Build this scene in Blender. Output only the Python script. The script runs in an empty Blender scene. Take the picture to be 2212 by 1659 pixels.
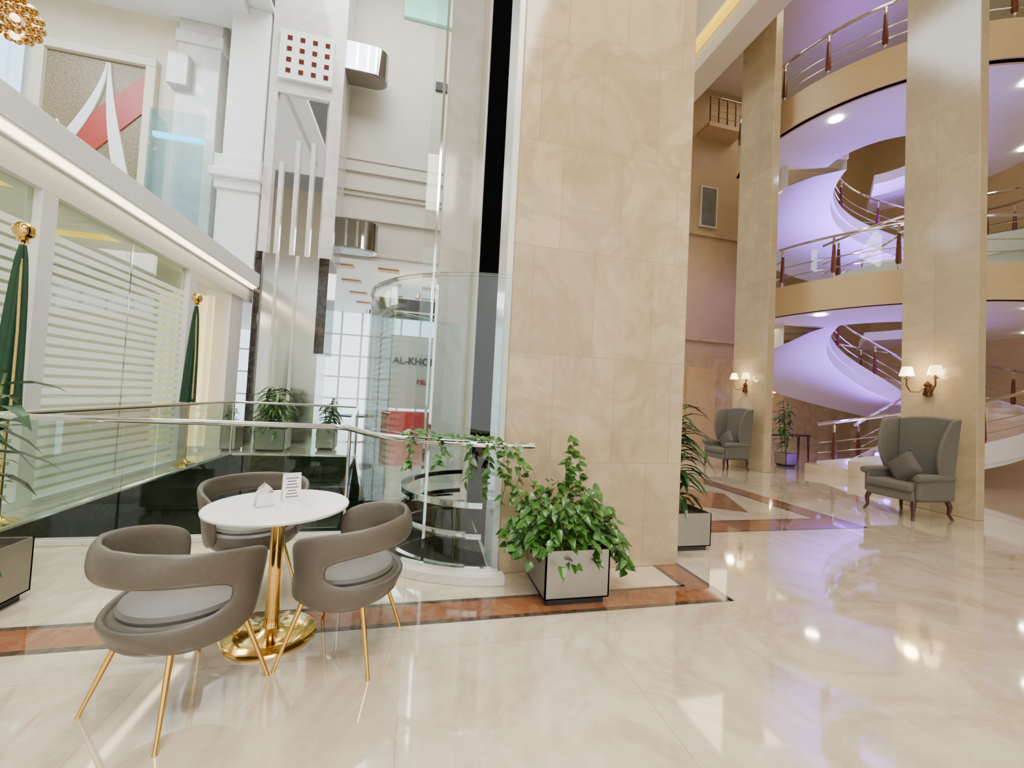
import bpy, math, random
from mathutils import Vector, Matrix
from mathutils.geometry import tessellate_polygon
random.seed(4)
COL=bpy.context.scene.collection
rad=math.radians
# ------------------------------------------------------------ materials
def _new(name):
    m=bpy.data.materials.new(name); m.use_nodes=True
    nt=m.node_tree; return m,nt,nt.nodes['Principled BSDF']
def M(name,col,rough=.5,metal=0.,emit=None,es=0.,noise=(6.,.06),coat=0.,bump=0.,spec=None,detail=3):
    m,nt,b=_new(name)
    n=nt.nodes.new('ShaderNodeTexNoise'); n.inputs['Scale'].default_value=noise[0]; n.inputs['Detail'].default_value=detail
    tc=nt.nodes.new('ShaderNodeTexCoord'); nt.links.new(tc.outputs['Object'],n.inputs['Vector'])
    r=nt.nodes.new('ShaderNodeValToRGB'); a=noise[1]
    r.color_ramp.elements[0].position=.3; r.color_ramp.elements[1].position=.7
    r.color_ramp.elements[0].color=tuple(max(0,c*(1-a)) for c in col)+(1,)
    r.color_ramp.elements[1].color=tuple(min(1,c*(1+a)) for c in col)+(1,)
    nt.links.new(n.outputs['Fac'],r.inputs['Fac']); nt.links.new(r.outputs['Color'],b.inputs['Base Color'])
    b.inputs['Roughness'].default_value=rough; b.inputs['Metallic'].default_value=metal
    b.inputs['Coat Weight'].default_value=coat
    if spec is not None: b.inputs['Specular IOR Level'].default_value=spec
    if emit: b.inputs['Emission Color'].default_value=tuple(emit)+(1,); b.inputs['Emission Strength'].default_value=es
    if bump:
        bp=nt.nodes.new('ShaderNodeBump'); bp.inputs['Strength'].default_value=bump; bp.inputs['Distance'].default_value=.01
        nt.links.new(n.outputs['Fac'],bp.inputs['Height']); nt.links.new(bp.outputs['Normal'],b.inputs['Normal'])
    return m
def MARBLE(name,c1,c2,vein,tile=(1.,1.),axis='xy',rough=.12,mortar=.004,veinamt=.35,offset=0.,vs=1.3,mcol=None,rot=0.,spec=.5,cloud=.0,cloudcol=(.5,.4,.3),coat=0.,coatior=1.5):
    m,nt,b=_new(name); N=nt.nodes.new; L=nt.links.new
    g=N('ShaderNodeNewGeometry'); sp=N('ShaderNodeSeparateXYZ'); L(g.outputs['Position'],sp.inputs[0])
    cb=N('ShaderNodeCombineXYZ'); idx={'x':0,'y':1,'z':2}
    L(sp.outputs[idx[axis[0]]],cb.inputs[0]); L(sp.outputs[idx[axis[1]]],cb.inputs[1])
    mp=N('ShaderNodeMapping'); mp.inputs['Rotation'].default_value=(0,0,rot); L(cb.outputs[0],mp.inputs[0])
    bk=N('ShaderNodeTexBrick'); L(mp.outputs[0],bk.inputs['Vector'])
    bk.inputs['Scale'].default_value=1; bk.inputs['Brick Width'].default_value=tile[0]; bk.inputs['Row Height'].default_value=tile[1]
    bk.inputs['Mortar Size'].default_value=mortar; bk.inputs['Mortar Smooth'].default_value=.3; bk.offset=offset
    bk.inputs['Color1'].default_value=tuple(c1)+(1,); bk.inputs['Color2'].default_value=tuple(c2)+(1,)
    bk.inputs['Mortar'].default_value=tuple(mcol or [c*.82 for c in c2])+(1,)
    n=N('ShaderNodeTexNoise'); n.inputs['Scale'].default_value=vs; n.inputs['Detail'].default_value=9; n.inputs['Distortion'].default_value=1.3; n.inputs['Roughness'].default_value=.62
    L(g.outputs['Position'],n.inputs['Vector'])
    r=N('ShaderNodeValToRGB'); e=r.color_ramp.elements
    e[0].position=.42; e[0].color=(0,0,0,1); e[1].position=.5; e[1].color=(1,1,1,1); x=e.new(.58); x.color=(0,0,0,1)
    L(n.outputs['Fac'],r.inputs['Fac'])
    n2=N('ShaderNodeTexNoise'); n2.inputs['Scale'].default_value=vs*3; n2.inputs['Detail'].default_value=6; L(g.outputs['Position'],n2.inputs['Vector'])
    mu=N('ShaderNodeMath'); mu.operation='MULTIPLY'; L(r.outputs['Color'],mu.inputs[0]); L(n2.outputs['Fac'],mu.inputs[1])
    mu2=N('ShaderNodeMath'); mu2.operation='MULTIPLY'; L(mu.outputs[0],mu2.inputs[0]); mu2.inputs[1].default_value=veinamt
    mx=N('ShaderNodeMix'); mx.data_type='RGBA'; L(mu2.outputs[0],mx.inputs[0]); L(bk.outputs['Color'],mx.inputs[6]); mx.inputs[7].default_value=tuple(vein)+(1,)
    last=mx.outputs[2]
    if cloud:
        n3=N('ShaderNodeTexNoise'); n3.inputs['Scale'].default_value=vs*2.2; n3.inputs['Detail'].default_value=8; n3.inputs['Roughness'].default_value=.7; L(g.outputs['Position'],n3.inputs['Vector'])
        r3=N('ShaderNodeMapRange'); r3.inputs[1].default_value=.45; r3.inputs[2].default_value=.7; r3.inputs[4].default_value=cloud; L(n3.outputs['Fac'],r3.inputs[0])
        m3=N('ShaderNodeMix'); m3.data_type='RGBA'; L(r3.outputs[0],m3.inputs[0]); L(last,m3.inputs[6]); m3.inputs[7].default_value=tuple(cloudcol)+(1,); last=m3.outputs[2]
    L(last,b.inputs['Base Color']); b.inputs['Roughness'].default_value=rough; b.inputs['Specular IOR Level'].default_value=spec
    b.inputs['Coat Weight'].default_value=coat; b.inputs['Coat Roughness'].default_value=.05; b.inputs['Coat IOR'].default_value=coatior
    return m
def GLASS(name,tint=(.93,.97,.955),refl=.9,rough=0.,base=.04):
    m,nt,b=_new(name); nt.nodes.remove(b); N=nt.nodes.new; L=nt.links.new
    out=[x for x in nt.nodes if x.type=='OUTPUT_MATERIAL'][0]
    t=N('ShaderNodeBsdfTransparent'); t.inputs[0].default_value=tuple(tint)+(1,)
    g=N('ShaderNodeBsdfGlossy'); g.inputs['Roughness'].default_value=rough
    lw=N('ShaderNodeLayerWeight'); lw.inputs[0].default_value=.18
    mr=N('ShaderNodeMapRange'); mr.inputs[3].default_value=base; mr.inputs[4].default_value=refl
    L(lw.outputs['Fresnel'],mr.inputs[0]); mx=N('ShaderNodeMixShader'); L(mr.outputs[0],mx.inputs[0]); L(t.outputs[0],mx.inputs[1]); L(g.outputs[0],mx.inputs[2]); L(mx.outputs[0],out.inputs[0])
    return m
def STRIPEGLASS(name):
    m,nt,b=_new(name); N=nt.nodes.new; L=nt.links.new
    out=[x for x in nt.nodes if x.type=='OUTPUT_MATERIAL'][0]
    g=N('ShaderNodeNewGeometry'); sp=N('ShaderNodeSeparateXYZ'); L(g.outputs['Position'],sp.inputs[0])
    mu=N('ShaderNodeMath'); mu.operation='MULTIPLY'; L(sp.outputs[2],mu.inputs[0]); mu.inputs[1].default_value=8.5
    fr=N('ShaderNodeMath'); fr.operation='FRACT'; L(mu.outputs[0],fr.inputs[0])
    gt=N('ShaderNodeMath'); gt.operation='GREATER_THAN'; L(fr.outputs[0],gt.inputs[0]); gt.inputs[1].default_value=.36
    gz=N('ShaderNodeMath'); gz.operation='LESS_THAN'; L(sp.outputs[2],gz.inputs[0]); gz.inputs[1].default_value=3.1
    m1=N('ShaderNodeMath'); m1.operation='MULTIPLY'; L(gt.outputs[0],m1.inputs[0]); L(gz.outputs[0],m1.inputs[1])
    m2=N('ShaderNodeMath'); m2.operation='MULTIPLY'; L(m1.outputs[0],m2.inputs[0]); m2.inputs[1].default_value=.8
    t=N('ShaderNodeBsdfTransparent'); t.inputs[0].default_value=(.76,.84,.74,1)
    gl=N('ShaderNodeBsdfGlossy'); gl.inputs['Roughness'].default_value=0
    a=N('ShaderNodeMixShader'); a.inputs[0].default_value=.12; L(t.outputs[0],a.inputs[1]); L(gl.outputs[0],a.inputs[2])
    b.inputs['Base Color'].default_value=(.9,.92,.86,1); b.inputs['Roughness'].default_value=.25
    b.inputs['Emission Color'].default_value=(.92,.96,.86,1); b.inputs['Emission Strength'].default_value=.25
    mx=N('ShaderNodeMixShader'); L(m2.outputs[0],mx.inputs[0]); L(a.outputs[0],mx.inputs[1]); L(b.outputs[0],mx.inputs[2]); L(mx.outputs[0],out.inputs[0])
    return m
mFloor=MARBLE('cream_marble_floor',(.69,.585,.445),(.63,.53,.395),(.36,.23,.13),(1.2,1.2),'xy',.05,.003,.8,vs=.9,spec=.9,cloud=.5,cloudcol=(.79,.70,.575),mcol=(.48,.385,.27),coat=1.,coatior=1.8)
mCol=MARBLE('beige_marble_tiles',(.56,.435,.265),(.44,.335,.195),(.29,.195,.10),(.57,.92),'xz',.10,.003,.85,.4,vs=1.1,cloud=.65,cloudcol=(.37,.28,.165),mcol=(.31,.23,.125))
mColX=MARBLE('beige_marble_side',(.52,.41,.255),(.44,.345,.21),(.33,.24,.14),(.6,.92),'yz',.14,.003,.6,.0,vs=1.0,cloud=.5,cloudcol=(.38,.30,.18),mcol=(.31,.235,.135))
mWhiteM=MARBLE('white_marble',(.72,.69,.63),(.66,.63,.58),(.44,.40,.36),(.9,1.3),'xz',.1,.003,.7,vs=.8,cloud=.35,cloudcol=(.56,.52,.46))
mWhiteMX=MARBLE('white_marble_side',(.80,.77,.72),(.74,.71,.67),(.55,.51,.47),(.9,1.3),'yz',.1,.003,.5,vs=.8)
mStepM=MARBLE('beige_marble_step',(.60,.47,.33),(.56,.43,.30),(.40,.29,.19),(2,2),'xy',.1,.0,.5,vs=1.5)
mDarkM=MARBLE('dark_green_marble',(.014,.026,.014),(.009,.017,.010),(.12,.14,.08),(3,2),'xz',.10,.0,.35,vs=1.6)
mBrownM=MARBLE('black_brown_marble',(.022,.016,.014),(.014,.01,.009),(.25,.2,.16),(3,3),'xz',.1,.0,.3,vs=3)
mBorder=MARBLE('red_brown_marble',(.25,.085,.033),(.19,.065,.028),(.42,.23,.12),(.6,.6),'xy',.07,.003,.5,vs=4,coat=1.)
mBorderD=MARBLE('dark_emperador_marble',(.05,.03,.02),(.035,.022,.016),(.3,.2,.14),(.6,.6),'xy',.07,.0,.5,vs=6,coat=1.)
mCream=M('cream_plaster',(.66,.585,.44),.55,noise=(2,.03))
mCreamC=M('grey_cream_plaster',(.50,.475,.39),.5,noise=(2,.03))
mCreamW=M('warm_tan_wall',(.45,.335,.18),.5,noise=(2,.05))
mWhite=M('white_paint',(.80,.80,.77),.45,noise=(2,.02))
mFascia=M('cream_fascia_paint',(.52,.375,.185),.45,noise=(2,.04))
mSoffit=M('white_soffit_paint',(.78,.74,.72),.45,noise=(2,.02))
mChrome=M('chrome_metal',(.78,.77,.75),.08,1.,noise=(3,.03))
mSteel=M('brushed_steel',(.34,.32,.285),.42,1.,noise=(14,.04))
mMirror=M('mirror_panel',(.86,.87,.86),.03,1.,noise=(1,.02))
mMirrorD=M('dull_mirror_panel',(.62,.62,.58),.16,1.,noise=(1,.02))
mGold=M('polished_gold',(.80,.50,.13),.10,1.,noise=(5,.05))
mAmber=M('amber_gold_globe',(.50,.27,.06),.12,1.,noise=(5,.1))
mBlack=M('black_plastic',(.012,.012,.012),.35,noise=(8,.1))
mBlackGl=M('black_shaft_panel',(.003,.003,.003),1.,noise=(2,.1),spec=0.)
mLeather=M('taupe_leather',(.098,.083,.066),.4,noise=(60,.08),bump=.08)
mLeatherS=M('grey_seat_leather',(.165,.155,.138),.42,noise=(60,.06),bump=.08)
mTop=M('white_table_top',(.86,.85,.83),.25,noise=(3,.015))
mFabric=M('grey_fabric',(.115,.107,.09),.85,noise=(180,.18),bump=.15)
mFabricD=M('dark_grey_fabric',(.085,.076,.066),.85,noise=(180,.2),bump=.15)
mWood=M('dark_mahogany',(.05,.015,.009),.25,noise=(20,.3))
mWoodR=M('red_brown_wood',(.12,.025,.015),.25,noise=(16,.25))
mLeaf=M('pothos_leaf',(.038,.118,.014),.3,noise=(11,.6))
mLeafD=M('dark_palm_leaf',(.018,.065,.015),.35,noise=(7,.35))
mStem=M('plant_stem',(.12,.18,.045),.5,noise=(12,.2))
mSoil=M('potting_soil',(.05,.035,.02),.9,noise=(30,.4))
mFlag=M('green_flag_cloth',(.003,.04,.015),.7,noise=(10,.15))
mFlagW=M('gold_fringe',(.5,.36,.10),.6,noise=(40,.3))
mPaper=M('white_card',(.82,.82,.82),.6,noise=(3,.02))
mInk=M('grey_print',(.10,.10,.12),.6,noise=(3,.02))
mRed=M('red_laminate',(.62,.03,.03),.35,noise=(3,.04))
mRedSq=M('dark_red_square',(.085,.018,.010),.8,noise=(20,.3),spec=.1)
mCove=M('warm_cove_light',(1,.9,.7),.5,emit=(1,.84,.58),es=6)
mYel=M('yellow_cove_light',(1,.7,.05),.5,emit=(1,.62,.02),es=1.4)
mLamp=M('downlight_glow',(1,.95,.85),.5,emit=(1,.93,.8),es=45)
mShade=M('lit_lamp_shade',(1,.85,.6),.6,emit=(1,.70,.36),es=4.2)
mCyan=M('cyan_light_strip',(.1,.8,1),.5,emit=(.08,.7,1),es=3)
mMint=M('mint_glass_panel',(.35,.75,.65),.2,emit=(.35,.8,.68),es=.3)
mWinGlow=M('bright_daylight_pane',(.75,.88,1),.4,emit=(.66,.85,1),es=2.2)
mGlowBack=M('added_glow_pane',(.85,.92,1),.4,emit=(.9,.92,.95),es=1.1)  # glow of the added panes behind the viewpoint
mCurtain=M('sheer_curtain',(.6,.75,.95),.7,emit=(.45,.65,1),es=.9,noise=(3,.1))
mDarkWin=M('grey_window_glass',(.16,.17,.15),.1,noise=(2,.2))
mCoffer=M('warm_brown_coffer',(.28,.13,.04),.4,emit=(1,.5,.12),es=.12,noise=(10,.3))
mMosaic=M('brown_gold_mosaic',(.22,.165,.09),.4,noise=(30,.6),detail=8)
mRedM=M('red_mosaic',(.36,.04,.025),.4,noise=(40,.4))
mBronze=M('dark_bronze',(.12,.06,.03),.3,1.,noise=(10,.2))
mPurple=M('purple_led',(.4,.2,1),.5,emit=(.25,.08,1),es=14)
gClear=GLASS('clear_glass'); gGreen=GLASS('green_tint_glass',(.91,.965,.93),.5,base=.015)
gCyl=GLASS('lift_glass',(.90,.96,.965),.6,base=.035)
gStripe=STRIPEGLASS('frosted_stripe_glass')
# ------------------------------------------------------------ geometry
class G:
    def __init__(s): s.v=[];s.f=[];s.mi=[];s.m=0
    def add(s,vs,fs):
        o=len(s.v); s.v+=[tuple(v) for v in vs]; s.f+=[tuple(i+o for i in f) for f in fs]; s.mi+=[s.m]*len(fs); return s
    def box(s,x0,x1,y0,y1,z0,z1):
        v=[(x,y,z) for x in(x0,x1) for y in(y0,y1) for z in(z0,z1)]
        return s.add(v,[(0,1,3,2),(4,6,7,5),(0,4,5,1),(2,3,7,6),(0,2,6,4),(1,5,7,3)])
    def prism(s,poly,z0,z1,ax='z'):
        n=len(poly)
        def q(p,h):
            return (p[0],p[1],h) if ax=='z' else ((p[0],h,p[1]) if ax=='y' else (h,p[0],p[1]))
        v=[q(p,z0) for p in poly]+[q(p,z1) for p in poly]
        return s.add(v,[tuple(range(n))[::-1],tuple(range(n,2*n))]+[(i,(i+1)%n,(i+1)%n+n,i+n) for i in range(n)])
    def grid(s,fn,nu,nv,cu=False,cv=False):
        v=[fn(i/(nu if cu else nu-1),j/(nv if cv else nv-1)) for i in range(nu) for j in range(nv)]
        f=[]
        for i in range(nu if cu else nu-1):
            for j in range(nv if cv else nv-1):
                a=i*nv+j; b=((i+1)%nu)*nv+j; c=((i+1)%nu)*nv+(j+1)%nv; d=i*nv+(j+1)%nv
                f.append((a,b,c,d))
        return s.add(v,f)
    def lathe(s,prof,n=32,c=(0,0,0)):
        v=[];f=[]
        for r,z in prof:
            for i in range(n):
                a=2*math.pi*i/n; v.append((c[0]+max(r,1e-4)*math.cos(a),c[1]+max(r,1e-4)*math.sin(a),c[2]+z))
        for j in range(len(prof)-1):
            for i in range(n):
                f.append((j*n+i,j*n+(i+1)%n,(j+1)*n+(i+1)%n,(j+1)*n+i))
        f.append(tuple(range(n))[::-1]); k=(len(prof)-1)*n; f.append(tuple(range(k,k+n)))
        return s.add(v,f)
    def tube(s,path,r,n=10,closed=False):
        P=[Vector(p) for p in path]; m=len(P); R=r if isinstance(r,(list,tuple)) else [r]*m
        v=[];f=[]; up=Vector((0,0,1))
        T=[]
        for i in range(m):
            a=P[(i-1)%m] if (closed or i>0) else P[0]; b=P[(i+1)%m] if (closed or i<m-1) else P[-1]
            T.append((b-a).normalized())
        ref=up if abs(T[0].dot(up))<.95 else Vector((1,0,0))
        x=T[0].cross(ref).normalized()
        for i in range(m):
            x=(x-T[i]*x.dot(T[i])).normalized(); y=T[i].cross(x)
            for k in range(n):
                a=2*math.pi*k/n; v.append(P[i]+(x*math.cos(a)+y*math.sin(a))*R[i])
        for i in range(m if closed else m-1):
            for k in range(n):
                f.append((i*n+k,i*n+(k+1)%n,((i+1)%m)*n+(k+1)%n,((i+1)%m)*n+k))
        if not closed: f.append(tuple(range(n))[::-1]); f.append(tuple(range((m-1)*n,m*n)))
        return s.add(v,f)
    def ring(s,cx,cy,r0,r1,a0,a1,z0,z1,n=32,zf=None):
        v=[];f=[]
        for i in range(n+1):
            t=i/n; a=rad(a0+(a1-a0)*t); dz=zf(t) if zf else 0
            for r,z in((r0,z0),(r1,z0),(r1,z1),(r0,z1)): v.append((cx+r*math.cos(a),cy+r*math.sin(a),z+dz))
        for i in range(n):
            for k in range(4): f.append((i*4+k,i*4+(k+1)%4,(i+1)*4+(k+1)%4,(i+1)*4+k))
        f.append((0,3,2,1)); k=n*4; f.append((k,k+1,k+2,k+3))
        return s.add(v,f)
    def ball(s,c,r,n=12,sq=(1,1,1)):
        def fn(u,w):
            a=2*math.pi*u; b=-math.pi/2+math.pi*(.02+.96*w)
            return (c[0]+r*sq[0]*math.cos(b)*math.cos(a),c[1]+r*sq[1]*math.cos(b)*math.sin(a),c[2]+r*sq[2]*math.sin(b))
        k=len(s.v); s.grid(fn,n,8,cu=True); s.add([s.v[k+i*8] for i in range(n)],[tuple(range(n))]); s.add([s.v[k+i*8+7] for i in range(n)],[tuple(range(n))]); return s
    def leaf(s,p,d,up,L,W,ws=(.12,.46,.5,.33,0),ts=(0,.13,.38,.72,1),droop=.25,fold=.12):
        p=Vector(p); d=Vector(d).normalized(); up=Vector(up); sd=d.cross(up)
        if sd.length<.05: sd=d.cross(Vector((1,0,.1)))
        sd.normalize(); nn=sd.cross(d).normalized(); v=[];f=[]
        for t,w in zip(ts,ws):
            c=p+d*L*t-Vector((0,0,1))*droop*L*t*t
            v+= [c-sd*W*w+nn*fold*W*w*2, c, c+sd*W*w+nn*fold*W*w*2]
        for i in range(len(ts)-1):
            a=i*3; f+=[(a,a+1,a+4,a+3),(a+1,a+2,a+5,a+4)]
        return s.add(v,f)
    def obj(s,name,mats,par=None,world=False,bevel=0,smooth=True,sub=0,kind=None,label=None,cat=None,group=None,ang=40,free=False):
        if not isinstance(mats,(list,tuple)): mats=[mats]
        off=Vector((0,0,0)); loc=Vector((0,0,0))
        if par is not None:
            if world: off=par.location.copy()
        elif kind!='structure' and not free:
            xs=[p[0] for p in s.v]; ys=[p[1] for p in s.v]; zs=[p[2] for p in s.v]
            off=Vector(((min(xs)+max(xs))/2,(min(ys)+max(ys))/2,min(zs))); loc=off
        me=bpy.data.meshes.new(name); me.from_pydata([(p[0]-off.x,p[1]-off.y,p[2]-off.z) for p in s.v],[],s.f)
        for m in mats: me.materials.append(m)
        me.polygons.foreach_set('material_index',s.mi)
        if smooth:
            me.shade_smooth(); me.set_sharp_from_angle(angle=rad(ang))
        me.update()
        import bmesh
        bm=bmesh.new(); bm.from_mesh(me); bmesh.ops.recalc_face_normals(bm,faces=bm.faces); bm.to_mesh(me); bm.free()
        o=bpy.data.objects.new(name,me); COL.objects.link(o); o.location=loc
        if par is not None: o.parent=par
        if bevel:
            b=o.modifiers.new('bevel','BEVEL'); b.width=bevel; b.segments=3; b.limit_method='ANGLE'
        if sub:
            b=o.modifiers.new('sub','SUBSURF'); b.levels=sub; b.render_levels=sub
        tag(o,label,cat,kind,group); return o
def tag(o,label=None,cat=None,kind=None,group=None):
    if label:o['label']=label
    if cat:o['category']=cat
    if kind:o['kind']=kind
    if group:o['group']=group
    return o
def thing(name,loc,label,cat,rot=0,group=None):
    e=bpy.data.objects.new(name,None); e.empty_display_size=.1; COL.objects.link(e); e.location=loc; e.rotation_euler=(0,0,rad(rot))
    return tag(e,label,cat,None,group)
def dup(root,loc,rot=0,label=None,scale=None):
    def cp(o,par):
        c=o.copy(); COL.objects.link(c)
        if par is not None: c.parent=par
        for k in list(o.children): cp(k,c)
        return c
    c=cp(root,None); c.location=loc; c.rotation_euler=(0,0,rad(rot))
    if label:c['label']=label
    if scale:c.scale=scale
    return c
S=dict(kind='structure')
# ------------------------------------------------------------ camera
yaw=rad(13.2);p=rad(1.95);r=rad(2.9)
F=Vector((math.sin(yaw)*math.cos(p),math.cos(yaw)*math.cos(p),math.sin(p)))
R0=Vector((math.cos(yaw),-math.sin(yaw),0));U0=R0.cross(F)
R=math.cos(r)*R0+math.sin(r)*U0;U=-math.sin(r)*R0+math.cos(r)*U0
cam=bpy.data.cameras.new('camera'); co=bpy.data.objects.new('camera',cam); COL.objects.link(co)
mw=Matrix((R,U,-F)).transposed().to_4x4(); mw.translation=Vector((0,0,1.45)); co.matrix_world=mw
cam.sensor_width=36; cam.lens=880/2212*36; cam.clip_start=.05
bpy.context.scene.camera=co
# ------------------------------------------------------------ floor with the atrium void
CX,CY,CR=.75,4.45,1.25
arc=[(CX+CR*math.cos(rad(a)),CY+CR*math.sin(rad(a))) for a in range(188,272,6)]
hole=[(-3.55,4.35)]+arc+[(CX,5.7),(-.62,5.7),(-1.22,9.4),(-3.6,9.4)]
outer=[(-14,-6),(24,-6),(24,22),(-14,22)]
vs=[Vector((x,y,0)) for x,y in outer+hole]
tris=tessellate_polygon([[Vector((x,y,0)) for x,y in outer],[Vector((x,y,0)) for x,y in hole]])
g=G(); g.add(vs,[tuple(t) for t in tris]); g.obj('floor',mFloor,smooth=False,**S)
g=G(); n=len(hole); g.add([(x,y,0) for x,y in hole]+[(x,y,-3.4) for x,y in hole],[(i,(i+1)%n,(i+1)%n+n,i+n) for i in range(n)])
g.obj('wall_void',mDarkM,smooth=False,**S)
G().box(-4.5,2,3,10,-3.5,-3.4).obj('floor_lower',mDarkM,**S)
g=G()
for i in range(5): g.box(-3.5,-1.3,9.35-.35*(i+1),9.35-.35*i,-3.4,-.55-.3*i)
g.obj('trim_24',mDarkM,bevel=.01,**S)
def inlay(i,segs,mat,z=.003):
    g=G()
    for (x0,x1,y0,y1) in segs: g.box(x0,x1,y0,y1,-.002,z)
    g.obj('trim_%d'%i,mat,smooth=False,**S)
inlay(1,[(-9,2.42,2.65,2.69),(-9,2.21,2.90,2.94),(2.40,2.44,2.65,3.5),(2.17,2.21,2.92,3.5)],mBorderD)
inlay(2,[(-9,2.40,2.69,2.90),(2.21,2.40,2.90,3.5)],mBorder)
inlay(3,[(3.2,5.82,4.12,4.17),(3.2,5.42,4.50,4.55),(5.77,5.82,4.17,13),(5.42,5.47,4.50,13)],mBorderD)
inlay(4,[(3.2,5.77,4.17,4.50),(5.47,5.77,4.50,13)],mBorder)
g=G(); g.prism([(3.3,5.75),(4.66,4.86),(5.2,5.95),(4.3,6.9)],0,.003); g.prism([(3.5,8.9),(4.3,7.7),(5.2,8.9),(4.3,10.)],0,.003); g.obj('trim_5',mBorder,smooth=False,**S)
g=G(); g.box(-3.55,-.5,4.27,4.35,0,.05); g.ring(CX,CY,CR,CR+.10,185,270,0,.075,24); g.obj('trim_6',mWhiteM,bevel=.005,**S)
g=G(); g.tube([(-3.57,4.37,.02),(-3.62,9.42,.02),(-1.2,9.42,.02),(-.6,5.7,.02)],.03,8); g.obj('trim_7',mChrome,**S)
# ------------------------------------------------------------ unseen wall behind the viewpoint, with added glowing panes
g=G(); g.box(-14,24,-6.2,-6,0,14); g.obj('wall_front',mCream,**S)
for i,(a,b) in enumerate(((-10,-5),(-4,1),(2,7),(8,13))): G().box(a,b,-6,-5.95,.4,8.5).obj('window_%d'%(10+i),mGlowBack,**S)  # added unseen glowing panes, for light from the front and reflections
# ------------------------------------------------------------ main marble column and lift shaft
g=G(); g.box(.74,2.42,3.32,3.66,0,14); g.obj('marble_column',mCol,bevel=.008,label='tall square column clad in polished beige marble tiles',cat='column')
g=G(); g.box(.80,2.42,3.67,6.9,0,14); g.obj('wall_shaft',mColX,**S)
g=G(); g.box(.72,.80,3.68,5.3,0,14); g.obj('trim_8',mBlackGl,**S)
g=G(); g.box(.68,.74,3.32,3.68,0,14); g.box(.70,.80,5.3,5.4,0,14); g.obj('trim_9',mWhiteMX,bevel=.01,**S)
g=G(); g.box(.25,.82,6.9,7.5,-3,14); g.obj('trim_10',mWhiteM,bevel=.01,**S)
g=G(); g.box(.16,.2,6.85,7.2,-3,14); g.obj('trim_11',mChrome,**S)
g=G(); g.box(-.02,.16,6.95,6.97,-3,14); g.obj('window_1',gClear,**S)
L=thing('lift_enclosure',(CX,CY,0),'curved clear glass enclosure around the lift shaft','lift enclosure')
g=G(); g.ring(CX,CY,CR-.015,CR,98,268,.09,2.42,48); g.obj('glass_panel',gCyl,L,True)
g=G(); g.ring(CX,CY,CR-.02,CR+.01,98,268,2.42,2.445,48); g.obj('top_rim',gClear,L,True)
g=G(); g.ring(CX,CY,CR-.02,CR+.015,98,268,.07,.1,48); g.obj('bottom_channel',mChrome,L,True)
for zz,rr in((-.05,1.0),(-.42,1.05),(.2,.92),(.45,.85)):
    g=G(); g.ring(CX,CY,rr-.05,rr,98,262,zz,zz+.05,40); g.obj('guide_ring',mChrome,L,True)
for a in (232,): 
    x=CX+1.0*math.cos(rad(a)); y=CY+1.0*math.sin(rad(a)); G().box(x-.012,x+.012,y-.012,y+.012,-3,2.42).obj('mullion',mChrome,L,True)
for a in (185,232): 
    x=CX+1.27*math.cos(rad(a)); y=CY+1.27*math.sin(rad(a)); G().lathe([(.0,-.02),(.022,-.02),(.022,.02),(0,.02)],12,(x,y,2.25)).obj('glass_clamp',mChrome,L,True)
# ------------------------------------------------------------ balustrade round the void
B=thing('balustrade',(-2,4.3,0),'clear glass balustrade with polished chrome handrail','balustrade')
RZ=1.08
front=[(-3.55,4.45,RZ),(-3.4,4.36,RZ),(-2.,4.33,RZ),(-.75,4.28,RZ),(-.62,4.2,RZ)]
arcp=[(CX+1.34*math.cos(rad(a)),CY+1.34*math.sin(rad(a)),RZ) for a in range(200,279,6)]
g=G(); g.tube(front+[(-.56,4.08,RZ)]+arcp,.026,12); g.obj('handrail',mChrome,B,True)
g=G(); g.tube([(-3.55,4.45,RZ),(-3.62,9.4,RZ),(-3.55,9.48,RZ),(-1.3,9.46,RZ),(-1.2,9.4,RZ),(-.62,4.25,RZ)],.026,12); g.obj('handrail',mChrome,B,True)
for (x0,x1) in((-3.5,-2.5),(-2.48,-1.55),(-1.53,-.62)):
    G().box(x0,x1,4.30,4.312,.05,RZ-.03).obj('glass_panel',gGreen,B,True)
for (y0,y1) in((4.5,6.9),(6.93,9.35)):
    G().box(-3.6,-3.588,y0,y1,.03,RZ-.03).obj('glass_panel',gGreen,B,True)
G().box(-3.55,-1.25,9.44,9.452,.03,RZ-.03).obj('glass_panel',gGreen,B,True)
g=G(); g.add([(-.64,4.4,.03),(-.63,4.4,.03),(-1.2,9.35,.03),(-1.21,9.35,.03),(-.64,4.4,1.05),(-.63,4.4,1.05),(-1.2,9.35,1.05),(-1.21,9.35,1.05)],[(0,1,2,3),(4,5,6,7),(0,3,7,4),(1,2,6,5),(0,1,5,4),(2,3,7,6)]); g.obj('glass_panel',gGreen,B,True)
for (x,y) in((-3.55,4.42),(-.6,4.22),(-3.6,9.42),(-1.2,9.42)):
    g=G(); g.tube([(x,y,0),(x,y,RZ)],.016,10); g.lathe([(.04,0),(.04,.02),(.02,.03)],14,(x,y,0)); g.obj('post',mChrome,B,True)
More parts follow.
